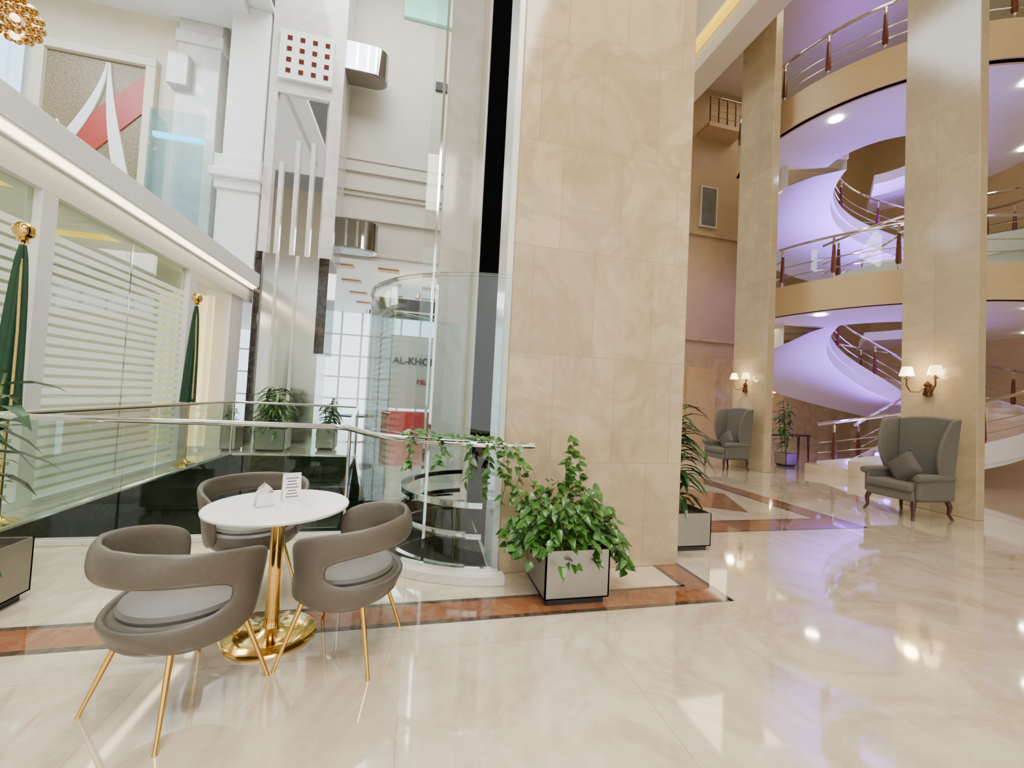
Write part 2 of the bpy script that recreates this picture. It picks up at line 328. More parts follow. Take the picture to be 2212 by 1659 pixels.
# ------------------------------------------------------------ left shopfront
SX=-4.05
g=G(); g.box(SX-.3,SX+.0,1,11.2,3.45,3.75); g.box(SX-.14,SX,5.42,5.62,0,3.45); g.box(SX-.14,SX,8.4,8.65,0,3.45); g.box(SX-.14,SX,1,5.42,0,.1); g.box(SX-.14,SX,3.4,3.6,.1,3.45); g.box(SX-.14,SX,5.62,8.4,0,.06); g.obj('wall_left',mWhite,bevel=.004,**S)
g=G(); g.box(SX-.3,SX+.22,1,11.2,3.8,4.12); g.box(SX-.3,SX+.05,1,11.2,3.75,3.8); g.obj('trim_12',mWhite,bevel=.01,**S)
G().box(SX+.06,SX+.16,1,11.2,3.775,3.795).obj('trim_13',mCove,**S)
G().box(SX-.10,SX-.08,5.62,8.4,.06,3.45).obj('window_2',gStripe,**S)
G().box(SX-.10,SX-.08,3.6,5.42,.1,3.45).obj('window_3',gStripe,**S)
g=G(); g.box(SX-.075,SX-.065,6.98,7.0,.06,3.45); g.obj('trim_22',mChrome,**S)
g=G(); g.box(-9,SX-.3,1,22,3.9,4.05); g.obj('ceiling_shop',mWhite,**S)
g=G(); g.box(-9.2,-9,1,22,0,4); g.box(-9,SX-.3,10.9,11.1,0,3.9); g.obj('wall_shop',mWhite,**S)
for i,y in enumerate((4.5,6.5,8.5)):
    G().box(-6.6,-5.2,y-.1,y+.1,3.86,3.9).obj('ceiling_light',mYel,label='yellow glowing recessed ceiling strip',cat='light',group='shop ceiling lights')
g=G(); g.box(-4.6,-4.1,10.2,10.8,0,3.5); g.obj('trim_14',mWhite,**S)
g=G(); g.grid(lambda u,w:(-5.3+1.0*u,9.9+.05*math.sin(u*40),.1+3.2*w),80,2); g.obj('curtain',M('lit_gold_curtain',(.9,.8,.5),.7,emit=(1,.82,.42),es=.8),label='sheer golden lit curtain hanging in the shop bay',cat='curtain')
# ------------------------------------------------------------ upper left hall
g=G(); g.box(-14,-3.95,12,12.2,4.05,10.7); g.obj('wall_back_left',mCream,**S)
g=G(); g.box(-14,-3.95,3,12,10.7,10.8); g.obj('ceiling_left',mWhite,**S)
g=G(); g.box(-12,-8.5,8.5,10.5,10.55,10.7); g.box(-6.5,-4.5,4,11.6,10.5,10.7); g.obj('trim_15',mWhite,bevel=.03,**S)
g=G(); g.box(-14,-13.8,3,12,4,10.7); g.obj('wall_left_upper',mCream,**S)
g=G(); g.box(-6.25,-5.3,11.6,12,4.1,10.7); g.box(-6.35,-5.9,11.4,12,8.7,9.5); g.box(-6.3,-5.25,11.55,12,9.9,10.2); g.obj('trim_16',mWhiteM,bevel=.02,**S)
g=G(); g.box(-4.85,-4.0,11.0,11.9,6.9,10.7)
for z0,z1,e in((6.55,6.9,.12),(6.35,6.55,.2),(6.1,6.35,.1),(4.2,6.1,.04),(4.06,4.3,.14)): g.box(-4.85-e,-4.0+e*.3,11-e,11.9,z0,z1)
g.obj('pedestal_column',mWhite,bevel=.02,label='white square column on a moulded pedestal',cat='column')
A=thing('wall_art',(-8.05,11.9,5.8),'framed mosaic wall panel with white curved blades and red ribbon','wall art')
g=G(); x0,x1,z0,z1=-9.3,-6.8,5.4,9.5; fw=.22
g.box(x0,x1,11.82,12,z1-fw,z1); g.box(x0,x1,11.82,12,z0,z0+fw); g.box(x0,x0+fw,11.82,12,z0+fw,z1-fw); g.box(x1-fw,x1,11.82,12,z0+fw,z1-fw); g.obj('frame',mCream,A,True,bevel=.02)
G().box(x0+fw,x1-fw,11.93,11.98,z0+fw,z1-fw).obj('mosaic_panel',mMosaic,A,True)
def blade(cx,top,base,bend,w):
    L=[];Rr=[]
    for i in range(17):
        t=i/16; x=cx+bend*(1-t)**1.6; z=base+(top-base)*t; ww=w*(.1+.9*math.sin(math.pi*min(1,(1-t)*.62))); L.append((x-ww/2,z)); Rr.append((x+ww/2,z))
    return L+Rr[::-1]
for a in((-7.85,9.2,6.4,-1.15,.26),(-7.8,9.2,5.65,.62,.30),(-8.75,7.6,5.65,.75,.24)):
    g=G(); pl=blade(*a); k=len(pl)//2
    for i in range(k-1): g.prism([pl[i],pl[i+1],pl[-2-i],pl[-1-i]],11.88,11.93,'y')
    g.obj('curved_blade',mWhite,A,True)
g=G(); rb=[((-8.95,6.2),(-8.5,6.1)),((-8.5,7.2),(-7.95,7.0)),((-8.0,8.0),(-7.5,7.55)),((-7.5,8.6),(-7.05,8.1)),((-7.05,9.05),(-7.03,8.3))]
for i in range(4): g.prism([rb[i][0],rb[i+1][0],rb[i+1][1],rb[i][1]],11.9,11.925,'y')
g.obj('red_ribbon',mRedM,A,True)
g=G(); g.grid(lambda u,w:(-13.6+4.15*u,11.8+.05*math.sin(u*90),4.2+5.4*w),160,2); g.obj('curtain',mCurtain,label='sheer bluish daylight curtain covering a tall window',cat='curtain')
Kb=thing('glass_cabin',(-5.6,11.2,4.1),'glass cabin with glowing cyan light strip','cabin')
g=G(); g.box(-6.2,-5.1,10.7,10.72,4.1,7.6); g.box(-6.2,-6.18,10.7,11.35,4.1,7.6); g.obj('glass_wall',GLASS('blue_glass',(.84,.94,.97),.6),Kb,True)
G().box(-6.15,-5.15,10.75,10.85,7.0,7.1).obj('light_strip',mCyan,Kb,True); G().box(-6.15,-5.9,10.8,10.82,4.6,5.3).obj('light_strip',mCyan,Kb,True)
K=thing('chandelier',(-7.4,9,7.3),'amber gold bubble chandelier with small glowing globes','chandelier')
G().tube([(0,0,.5),(0,0,3.4)],.02,6).obj('rod',mGold,K)
for i in range(70):
    a=i*2.4; q=(i+.5)/35-1; h=math.sqrt(1-q*q)
    G().ball((.36*h*math.cos(a),.36*h*math.sin(a),.5+.34*q),.066,10).obj('globe',mShade if i%9==0 else mAmber,K)
base=None
for i,(x,y) in enumerate([(-10.5,9),(-9.5,10.8),(-8,9.6),(-7,11),(-7.5,7.5),(-7.2,8.6),(-8.6,8),(-6.9,6)]):
    if base is None:
        base=G().lathe([(0,0),(.09,0),(.09,.05),(0,.05)],16,(x,y,10.66)).obj('downlight',mLamp,label='small round recessed ceiling downlight',cat='downlight',group='upper hall downlights'); base.location.z=10.52
    else: dup(base,(x,y,10.66 if not(8.5<y<10.5 and x<-8.5) else 10.52))
# ------------------------------------------------------------ mirrored pillar
PX0,PX1,PY=-3.95,-2.25,11.0
Pm=thing('mirror_pillar',((PX0+PX1)/2,PY,0),'tall marble pillar with mirrored recess and red-dotted panel','pillar')
g=G(); g.box(PX0,PX1,PY+.1,PY+1.0,4.7,14); g.box(PX0,PX0+.2,PY,PY+.1,4.7,14); g.box(PX1-.3,PX1,PY,PY+.1,4.7,14); g.box(PX0+.2,PX1-.3,PY,PY+.1,8.75,14); g.obj('marble_frame',mWhiteM,Pm,True)
G().box(PX0+.25,PX1-.35,PY+.06,PY+.1,4.7,8.75).obj('mirror_recess',mMirror,Pm,True)
for x in(-3.55,-3.2,-2.85): G().box(x-.05,x+.05,PY+.0,PY+.06,4.7,7.6 if x>-3.5 else 7.0).obj('mirror_strip',mWhiteM,Pm,True)
G().box(PX0,PX1-.2,PY+.02,PY+1.0,0,4.7).obj('lower_mirror',mMirrorD,Pm,True)
for x0,x1,zz in((PX0,PX0+.14,0),(PX1-.28,PX1-.05,2.3)): G().box(x0,x1,PY-.05,PY+.9,zz,4.7).obj('dark_marble_edge',mBrownM,Pm,True)
for x in(-3.5,-3.05): G().box(x-.03,x+.03,PY-.01,PY+.02,0,4.7).obj('mirror_strip',mWhiteM,Pm,True)
G().box(-3.75,-2.5,PY-.1,PY,9.05,10.3).obj('dotted_panel',mWhite,Pm,True,bevel=.01)
for i in range(4):
    for j in range(4):
        x=-3.58+i*.29; z=9.2+j*.275
        G().box(x-.0,x+.11,PY-.115,PY-.1,z,z+.11).obj('red_square',mRedSq,Pm,True)
def walllight(z):
    T=thing('wall_light',(-2.25,11.35,z),'polished chrome half-round wall light','wall light',group='chrome half-round wall lights')
    poly=[(0,-.3),(.65,-.3)]+[(.65+.34*math.sin(rad(a))*1.1,-.3*math.cos(rad(a))) for a in range(10,180,12)]+[(.65,.3),(0,.3)]
    G().prism(poly,0,.74).obj('housing',M('chrome_bright%d'%int(z),(.34,.36,.40),.04,1.),T)
    for xx in(.25,.52,.72): G().box(xx,xx+.05,-.305,-.30,.03,.71).obj('reflection_strip',mMirror,T)  # bright strips stand in for reflected bands on the chrome housing
    G().prism([(x*.9+.02,y*.85) for x,y in poly],-.01,0).obj('lens',mSteel,T)
walllight(9.75); walllight(5.1)
# ------------------------------------------------------------ back wall of the atrium (centre)
g=G(); g.box(-2.6,3.2,12,12.3,5.2,14); g.obj('wall_back_center',mCreamC,**S)
g=G()
for z0,z1,e in((7.0,7.12,.10),(6.88,7.0,.05),(7.55,7.62,.06),(6.2,6.3,.08),(5.2,5.3,.05),(7.9,7.95,.03)): g.box(-2.6,3.2,12-e,12,z0,z1)
g.obj('trim_17',mCreamC,bevel=.02,**S)
G().box(-.95,2.5,11.9,12,12.3,14).obj('window_4',mMint,**S)
g=G(); g.box(.05,.55,11.95,12,10.35,10.62); g.m=1
for i in range(6): g.box(.07,.53,11.93,11.95,10.37+i*.04,10.39+i*.04)
g.obj('air_vent',[mBlack,mInk],label='small dark rectangular air vent grille on cream wall',cat='vent')
g=G(); g.box(-4.3,7,12,21,5.1,5.2); g.obj('ceiling_rear',mWhite,**S)
base=None
for j in range(4):
    for i in range(3):
        x=-2.6+i*1.3; y=12.6+j*1.7
        if base is None: base=G().box(x,x+.6,y,y+.3,5.06,5.12).obj('coffer_light',mCoffer,label='warm brown recessed coffer in white ceiling',cat='ceiling coffer',group='ceiling coffers')
        else: dup(base,(x+.3,y+.15,5.06))
g=G(); g.box(-9,7,20.5,20.6,0,5.2); g.obj('window_5',mWinGlow,**S)
g=G()
for i in range(18): g.box(-9+i*.9,-8.92+i*.9,20.4,20.5,0,5.2)
for z in(1.0,2.0,3.0,4.0): g.box(-9,7,20.42,20.5,z,z+.07)
g.obj('trim_18',mWhite,**S)
Q=thing('kiosk',(.3,14.3,0),'shop kiosk with white sign board and red counter','kiosk')
G().box(-.9,2.6,14.4,14.5,.9,3.4).obj('sign_board',mWhite,Q,True)
G().box(-1.0,1.8,13.2,13.7,0,.85).obj('counter',mRed,Q,True,bevel=.02)
g=G(); g.box(-1.2,1.2,12.6,12.75,3.9,4.25); g.box(-1.2,1.2,14.0,14.15,3.9,4.25); g.box(-1.2,-1.05,12.6,14.1,3.9,4.25); g.box(1.05,1.2,12.6,14.1,3.9,4.25); g.obj('canopy_frame',mBlack,Q,True)
G().box(-.9,.9,12.9,13.9,4.1,4.15).obj('canopy_light',M('canopy_glow',(1,.9,.6),.5,emit=(1,.9,.65),es=2),Q,True)
def text(s,x,y,z,size,mat,par,name='lettering'):
    cu=bpy.data.curves.new(name,'FONT'); cu.body=s; cu.size=size; cu.extrude=.01; cu.offset=.014; cu.space_character=1.02
    o=bpy.data.objects.new('tmp',cu); COL.objects.link(o); dg=bpy.context.evaluated_depsgraph_get()
    me=bpy.data.meshes.new_from_object(o.evaluated_get(dg)); bpy.data.objects.remove(o)
    me.materials.clear(); me.materials.append(mat)
    q=bpy.data.objects.new(name,me); COL.objects.link(q); q.parent=par; q.location=Vector((x,y,z))-par.location; q.rotation_euler=(math.pi/2,0,0); return q
text('AL-KHOR',-.82,14.38,2.42,.33,mInk,Q); text('BISA',.0,14.38,1.75,.22,mRed,Q)
# ------------------------------------------------------------ right hall shell
g=G(); g.box(2.4,24,13.6,13.8,0,14); g.obj('wall_back_right',mCreamW,**S)
g=G(); g.box(19,19.2,-6,13.6,0,14); g.obj('wall_right',mCreamW,**S)
g=G(); g.box(-4,24,-6,22,14,14.2); g.obj('ceiling',mCream,**S)
g=G(); g.box(6.7,7.4,3,13.6,10.3,11.0); g.box(6.9,7.2,3,13.6,11,14); g.obj('trim_19',mCream,bevel=.02,**S)
G().box(6.55,6.7,3,13.6,10.8,11.0).obj('trim_20',mYel,**S)
G().box(10.35,11.0,13.52,13.6,8.5,10.0).obj('window_6',mDarkWin,**S)
g=G(); g.box(10.3,10.35,13.5,13.6,8.45,10.05); g.box(11.,11.05,13.5,13.6,8.45,10.05); g.box(10.35,11.,13.5,13.6,8.45,8.5); g.box(10.35,11.,13.5,13.6,10.,10.05); g.obj('trim_23',mCream,**S)
T=thing('wall_balcony',(10.9,13.4,12.0),'small high wall balcony with chrome and wood railing','balcony')
G().box(-.8,.8,-.5,.2,0,.15).obj('slab',mFascia,T); G().tube([(-.78,-.45,1.15),(.78,-.45,1.15)],.03,8).obj('handrail',mChrome,T)
for i in range(5): G().tube([(-.75+i*.375,-.45,.15),(-.75+i*.375,-.45,1.13)],.03,8).obj('post',mWoodR,T)
for z in(.4,.65,.9): G().tube([(-.78,-.45,z),(.78,-.45,z)],.014,6).obj('rail_rod',mChrome,T)
g=G(); g.box(9.95,11.2,13.45,13.6,0,2.95); g.obj('door_1',M('beige_door',(.50,.35,.16),.4),bevel=.01,**S)
g=G(); g.box(2.4,19,13.5,13.6,4.0,4.15); g.box(2.4,19,13.5,13.6,8.1,8.25); g.box(2.4,19,13.56,13.6,0,3.4); g.obj('trim_21',mCol,**S)
base=None
for x,y in((4.5,1.5),(5.2,4.5),(8.5,2.5),(9.5,5.5),(3.2,-1),(6.5,-1.5),(5.6,8),(1.5,0.2),(-1.5,.5)):
    if base is None: base=G().lathe([(0,0),(.16,0),(.16,.08),(0,.08)],16,(x,y,13.95)).obj('added_downlight',mLamp,label='added bright downlight disc in the high ceiling for floor reflections',cat='downlight',group='added ceiling downlights')  # unseen discs added so bright spots mirror in the polished floor
    else: dup(base,(x,y,13.95))
def pillar(x0,x1,y0,y1,lab,z1=14):
    g=G(); g.box(x0,x1,y0,y1,0,z1); return g.obj('pillar',[mColX],bevel=.01,label=lab,cat='pillar',group='beige marble pillars')
pillar(8.05,8.22,4.27,5.25,'tall beige marble pillar behind the wingback armchair with sconce')
pillar(8.05,8.25,8.0,9.05,'tall beige marble pillar beside the second armchair')
pillar(9.15,9.5,9.55,9.85,'slim beige marble post supporting the curved balcony',8.4)
# ------------------------------------------------------------ balconies
SCX,SCY=13.0,9.3
def arcpts(r,a0,a1,z,n=40,zf=None,c=(13.0,9.3)):
    return [(c[0]+r*math.cos(rad(a0+(a1-a0)*i/n)),c[1]+r*math.sin(rad(a0+(a1-a0)*i/n)),z+(zf(i/n) if zf else 0)) for i in range(n+1)]
def post(par,x,y,z,name='post',h=1.0):
    g=G(); g.m=0; g.lathe([(.02,0),(.02,.1),(.035,.12)],8,(x,y,z)); g.lathe([(.02,.8),(.03,.84),(.02,.88),(.03,.94),(.012,h)],8,(x,y,z)); g.m=1; g.lathe([(.035,.12),(.055,.2),(.03,.8)],8,(x,y,z))
    g.obj(name,[mChrome,mWoodR],par,True)
def balcony(zb,zt,lab,cx,cy,R_,a0,ri):
    T=thing('balcony',(cx,cy,zb),lab,'balcony',group='curved balconies')
    g=G(); g.ring(cx,cy,R_-.1,R_,a0,335,zb,zt,64); g.ring(cx,cy,R_-.15,R_+.04,a0,335,zb,zb+.07,64); g.obj('fascia',mFascia,T,True)
    g=G(); g.ring(cx,cy,ri,R_-.1,a0+4,400,zb+.02,zb+.3,80); g.obj('slab',mSoffit,T,True)
    c=(cx,cy)
    g=G(); g.tube(arcpts(R_-.05,a0,335,zt+1.0,c=c),.035,8); g.obj('handrail',mChrome,T,True)
    for h in(.25,.5,): G().tube(arcpts(R_-.05,a0,335,zt+h,c=c),.012,6).obj('rail_rod',mChrome,T,True)
    G().ring(cx,cy,R_-.06,R_-.05,a0,335,zt+.05,zt+.92,64).obj('glass_panel',gGreen,T,True)
    for a in range(a0+2,335,16): post(T,cx+(R_-.05)*math.cos(rad(a)),cy+(R_-.05)*math.sin(rad(a)),zt)
    for a in range(200,330,32): G().lathe([(0,0),(.13,0),(.13,.03),(0,.03)],16,(cx+(R_-.55)*math.cos(rad(a)),cy+(R_-.55)*math.sin(rad(a)),zb-.0)).obj('downlight',mLamp,T,True)
balcony(3.9,4.65,'curved cream balcony with chrome and dark wood railing',13.0,9.3,4.05,172,1.7)
balcony(8.4,9.2,'upper curved cream balcony with chrome and dark wood railing',12.1,8.5,3.55,150,1.25)
# ------------------------------------------------------------ spiral stair
def stair(z0,z1,a0,a1,n,lab,wide=False):
    T=thing('spiral_staircase',(SCX,SCY,z0),lab,'staircase',group='spiral staircases')
    dz=(z1-z0)/n; da=(a1-a0)/n; RO=3.1
    vs=[];fs=[];NN=100
    for i in range(NN+1):
        t=i/NN; a=rad(a0+(a1-a0)*t); z=z0+(z1-z0)*t; k=(.4+1.0*min(1,max(0,t-.38)*5)) if wide else 1.45
        k=min(k,t*8)
        for rr,zz in((1.0,-.02),(1.0,-.02-.3*k),(2.2,-.02-.6*k),(RO,-.02-.9*k),(RO,-.02)): vs.append((SCX+rr*math.cos(a),SCY+rr*math.sin(a),max(z+zz,0.0)))
    for i in range(NN):
        for k in range(5): fs.append((i*5+k,i*5+(k+1)%5,(i+1)*5+(k+1)%5,(i+1)*5+k))
    g=G(); g.add(vs,fs); g.obj('soffit_slab',mSoffit,T,True)
    g=G(); g.ring(SCX,SCY,RO,RO+.07,a0,a1,z0-.25,z0+.2,90,lambda t:(z1-z0)*t); g.obj('stringer',mSoffit,T,True)
    g=G(); g.ring(SCX,SCY,.94,1.01,a0,a1,z0-.1,z0+.2,90,lambda t:(z1-z0)*t); g.obj('stringer',mSoffit,T,True)
    for i in range(n):
        ro=RO
        if wide and i<4: ro=3.8-.17*i
        g=G(); g.ring(SCX,SCY,1.01,ro,a0+da*i,a0+da*(i+1.05),0 if wide and i<4 else z0+dz*i,z0+dz*(i+1),4); g.obj('tread',mStepM if wide else mCream,T,True,smooth=False)
    if wide:
        for i in range(5):
            for rr in(1.8,2.6,3.2):
                a=rad(a0+da*i-.4); G().ball((SCX+rr*math.cos(a),SCY+rr*math.sin(a),z0+dz*i+.09),.06,8).obj('step_light',mPurple,T,True)
    for rr in(RO+.03,.97):
        g=G(); g.tube(arcpts(rr,a0,a1,z0+1.12,90,lambda t:(z1-z0)*t),.035,8); g.obj('handrail',mChrome,T,True)
        for h in(.4,.65): G().tube(arcpts(rr,a0,a1,z0+h,90,lambda t:(z1-z0)*t),.012,6).obj('rail_rod',mChrome,T,True)
        for i in range(0,n,2 if rr>2 else 5):
            a=rad(a0+da*(i+.5)); post(T,SCX+rr*math.cos(a),SCY+rr*math.sin(a),z0+dz*i+.15)
stair(.05,4.6,198,540,28,'curving white spiral staircase rising from the marble floor',True)
stair(4.65,9.15,198,540,28,'upper spiral staircase with purple-lit white soffit')
# ------------------------------------------------------------ bistro table
T=thing('bistro_table',(-.74,2.66,0),'round white bistro table on polished gold pedestal','table')
G().lathe([(0,.735),(.365,.735),(.378,.742),(.38,.752),(.374,.758),(0,.76)],72).obj('table_top',mTop,T)
G().lathe([(0,.0),(.235,0),(.24,.012),(.23,.022),(.16,.032),(.07,.045),(.045,.06),(.04,.09)],64).obj('base',mGold,T)
G().lathe([(.04,.06),(.037,.3),(.035,.70),(.09,.72),(.12,.735)],32).obj('pedestal',mGold,T)
T=thing('menu_stand',(-.70,2.72,.76),'white folded menu card standing on the table','menu card',rot=28)
g=G(); g.add([(-.05,-.03,0),(.05,-.03,0),(.05,-.005,.17),(-.05,-.005,.17),(-.05,.02,0),(.05,.02,0)],[(0,1,2,3),(4,5,2,3)]); g.obj('card',mPaper,T)
g=G()
for i in range(7): 
    z=.03+i*.018; y=-.03+.025*z/.17-.0015; w=.035-.006*(i%3); g.add([(-w,y,z),(w,y,z),(w,y+.0006,z+.005),(-w,y+.0006,z+.005)],[(0,1,2,3)])
g.obj('printed_lines',mInk,T)
T=thing('napkin_holder',(-.81,2.62,.76),'small metal napkin holder with paper napkins','napkin holder',rot=28)
g=G(); g.prism([(-.05,0),(.05,0),(.03,.1),(0,.13),(-.03,.1)],-.03,-.026,'y'); g.prism([(-.05,0),(.05,0),(.03,.1),(0,.13),(-.03,.1)],.026,.03,'y'); g.box(-.05,.05,-.03,.03,0,.004); g.obj('frame',mChrome,T)
G().box(-.04,.04,-.022,.022,.005,.085).obj('napkins',mPaper,T)
# ------------------------------------------------------------ dining chairs (local: faces +X, back at -X)
def chair(loc,rot,lab):
    T=thing('dining_chair',loc,lab,'chair',rot,group='taupe leather chairs')
    g=G(); Nn=96; K=5
    def se(t,a,b,n):
        c,s_=math.cos(t),math.sin(t); return a*math.copysign(abs(c)**(2/n),c), b*math.copysign(abs(s_)**(2/n),s_)
    def fn(u,w):
        t=2*math.pi*u; k=int(round(w*(2*K+2)))%(2*K+2)
        inner=k>K; kk=k if not inner else 2*K+1-k; q=kk/K
        hx,hz=se(t,86,.092,3.0); ox,oz=se(t,124,.222,6.)
        s_=hx+(ox-hx)*q; z=(.534+hz)+((.548+oz)-(.534+hz))*q
        z-=.06*(s_/122)**2*max(0,(z-.5)/.26)
        rr=.262+.06*((z-.33)/.44)+.02*(1-abs(s_)/122)*((z-.33)/.44)
        th=.020 if 0<kk<K else .011
        ro=rr+(-th if inner else th)
        a=rad(180+s_)
        return (ro*math.cos(a)*1.04,ro*math.sin(a)*1.04,z)
    g.grid(fn,Nn,2*K+2,cu=True,cv=True); g.obj('backrest',mLeather,T,sub=1,ang=180)
    G().lathe([(0,.31),(.20,.31),(.25,.325),(.275,.35),(.28,.40),(.275,.43),(.255,.445),(0,.445)],48).obj('seat_base',mLeather,T)
    G().lathe([(0,.44),(.24,.44),(.25,.458),(.24,.476),(.20,.487),(0,.49)],48).obj('seat',mLeatherS,T)
    for a in(45,135,225,315):
        c,s_=math.cos(rad(a)),math.sin(rad(a))
        g=G(); g.tube([(c*.225,s_*.225,.33),(c*.345,s_*.345,.012),(c*.347,s_*.347,0)],[.014,.0085,.011],12); g.obj('leg',mGold,T)
    return T
ch=chair((-.98,2.22,0),58,'taupe leather barrel chair with gold legs facing the table')
dup(ch,(-.32,2.49,0),164); dup(ch,(-1.08,3.32,0),-63)
# ------------------------------------------------------------ wingback armchairs (local faces -X)
def armchair(loc,rot,lab):
    T=thing('wingback_armchair',loc,lab,'armchair',rot,group='wingback armchairs')
    def back(u,w):
        return (.24+.10*w,(u-.5)*.68*(1+.08*w),.40+1.06*w-.04*(2*u-1)**2*w)
    def solid(fa,fb,nu,nv):
        o=[fa(i/nu,j/nv) for i in range(nu+1) for j in range(nv+1)]+[fb(i/nu,j/nv) for i in range(nu+1) for j in range(nv+1)]
        M_=(nu+1)*(nv+1); f=[]
        for i in range(nu):
            for j in range(nv):
                a=i*(nv+1)+j; b=a+nv+1; f.append((a,b,b+1,a+1)); f.append((a+M_,a+1+M_,b+1+M_,b+M_))
        for i in range(nu):
            a=i*(nv+1); b=a+nv+1; f.append((a,a+M_,b+M_,b)); a+=nv;b+=nv; f.append((a,b,b+M_,a+M_))
        for j in range(nv):
            a=j; f.append((a,a+1,a+1+M_,a+M_)); a=nu*(nv+1)+j; f.append((a,a+M_,a+1+M_,a+1))
        return o,f
    g=G(); g.add(*solid(back,lambda u,w:(back(u,w)[0]+.11,back(u,w)[1],back(u,w)[2]),8,8)); g.obj('backrest',mFabric,T,bevel=.025)
    for sg in(-1,1):
        def wing(u,w,o=0):
            z=.60+.84*w; d=.30*math.sin(math.pi*min(1,.18+w*.60))*(1-.15*w); x=.34+.06*w-u*(d+.10); y=sg*(.325+.035*w+.07*u*w+o)
            return (x,y,z-.04*u*w)
        g=G(); g.add(*solid(lambda u,w:wing(u,w),lambda u,w:wing(u,w,.05),8,10)); g.obj('wing',mFabric,T,bevel=.02)
        g=G(); g.box(-.30,.34,sg*.315 if sg>0 else -.38,.38 if sg>0 else -.315,.28,.60); g.obj('arm',mFabric,T,bevel=.02)
        g=G(); g.tube([(.31,sg*.355,.60),(0,sg*.36,.60),(-.28,sg*.37,.595),(-.34,sg*.37,.59)],[.05,.052,.056,.045],16); g.obj('arm_roll',mFabric,T)
    G().box(-.33,.32,-.32,.32,.25,.40).obj('seat_frame',mFabric,T,bevel=.02)
    G().box(-.37,.25,-.315,.315,.38,.50).obj('seat_cushion',mFabric,T,bevel=.04)
    for sx,sy in((-1,-1),(-1,1),(1,-1),(1,1)):
        x=-.29 if sx<0 else .31
        g=G(); g.tube([(x,sy*.30,.27),(x+sx*.03,sy*.315,.18),(x+sx*.02,sy*.31,.08),(x+sx*.06,sy*.33,0)],[.035,.03,.02,.018],10); g.obj('leg',mWood,T)
    return T
ac=armchair((7.28,4.65,0),-3,'grey fabric wingback armchair with dark wood legs'); ac.scale=(1,1,1.02)
dup(ac,(7.42,8.5,0),0)
def pillow(loc,rot,lab):
    def pf(u,w,s_):
        a=u*2-1;b=w*2-1; e=(1-a**4)*(1-b**4)
        return (a*.2, s_*.075*max(e,0)**.6, b*.2)
    g=G(); g.grid(lambda u,w:pf(u,w,1),13,13); g.grid(lambda u,w:pf(u,w,-1),13,13)
    o=g.obj('throw_pillow',mFabricD,label=lab,cat='cushion',group='grey throw pillows',free=True); o.location=loc; o.rotation_euler=rot; return o
pillow((7.24,4.66,.70),(rad(22),rad(42),rad(92)),'square grey throw pillow resting on the armchair')
pillow((7.40,8.45,.70),(rad(22),rad(42),rad(95)),'square grey throw pillow resting on the armchair')
# ------------------------------------------------------------ sconces
def sconce(x,y,z,lab,rot=0):
    T=thing('wall_sconce',(x,y,z),lab,'wall lamp',rot,group='twin-shade wall sconces')
    G().lathe([(0,0),(.05,.02),(.06,.06),(.035,.14),(.05,.2),(.02,.24),(0,.26)],14,(-.03,0,-.28)).obj('backplate',mBronze,T)
    for sg in(-1,1):
        g=G(); g.tube([(-.05,0,-.1),(-.12,sg*.06,-.2),(-.17,sg*.14,-.2),(-.18,sg*.19,-.1),(-.18,sg*.19,.0)],.012,8); g.lathe([(0,0),(.035,.01),(.03,.03),(.012,.04),(.012,.08)],12,(-.18,sg*.19,0)); g.obj('arm',mBronze,T)
        g=G(); g.lathe([(.10,.0),(.065,.15)],20,(-.18,sg*.19,.06)); g.obj('lamp_shade',mShade,T)
sconce(8.04,4.85,2.08,'bronze twin-arm wall sconce with lit cream shades on pillar'); sconce(8.04,8.6,2.15,'bronze twin-arm wall sconce with lit cream shades on pillar')
sconce(13.6,13.55,2.1,'bronze twin-arm wall sconce with lit cream shades on back wall',90)
# ------------------------------------------------------------ planters and plants
def planter(name,x0,x1,y0,y1,h,lab):
    T=thing(name,((x0+x1)/2,(y0+y1)/2,0),lab,'potted plant')
    a,b=(x1-x0)/2,(y1-y0)/2
    G().box(-a+.03,a-.03,-b+.03,b-.03,0,.05).obj('plinth',mBlack,T)
    g=G(); g.box(-a,a,-b,-b+.012,.05,h); g.box(-a,a,b-.012,b,.05,h); g.box(-a,-a+.012,-b,b,.05,h); g.box(a-.012,a,-b,b,.05,h); g.box(-a,a,-b,b,.05,.06); g.obj('planter_box',mSteel,T,smooth=False)
    G().box(-a+.013,a-.013,-b+.013,b-.013,h-.06,h-.04).obj('soil',mSoil,T)
    return T
heart=dict(ws=(.2,.5,.47,.27,0),ts=(-.06,.1,.38,.72,1))
T=planter('potted_pothos',.95,1.44,2.74,3.22,.39,'lush green pothos in a brushed steel planter box')
g=G(); st=G()
def rnd(a,b): return random.uniform(a,b)
for i in range(640):
    th=rnd(0,2*math.pi); ph=rnd(0,1); rr=rnd(.3,1)**.6
    x=.45*rr*math.cos(th)*(1.15-ph*.65)-.05; y=.25*rr*math.sin(th)*(1.15-ph*.5)-.05; z=.41+ph*.43*rr
    if rnd(0,1)<.15: z-=.12; x*=1.12
    d=Vector((math.cos(th)+rnd(-.7,.7),math.sin(th)+rnd(-.7,.7)-.35,rnd(-.9,.4)))
    up=Vector((x*1.3+rnd(-.7,.7),y*1.3-.6+rnd(-.7,.7),.9))
    g.leaf((x,y,z),d,up,rnd(.045,.085),rnd(.04,.07),droop=rnd(.1,.5),**heart)
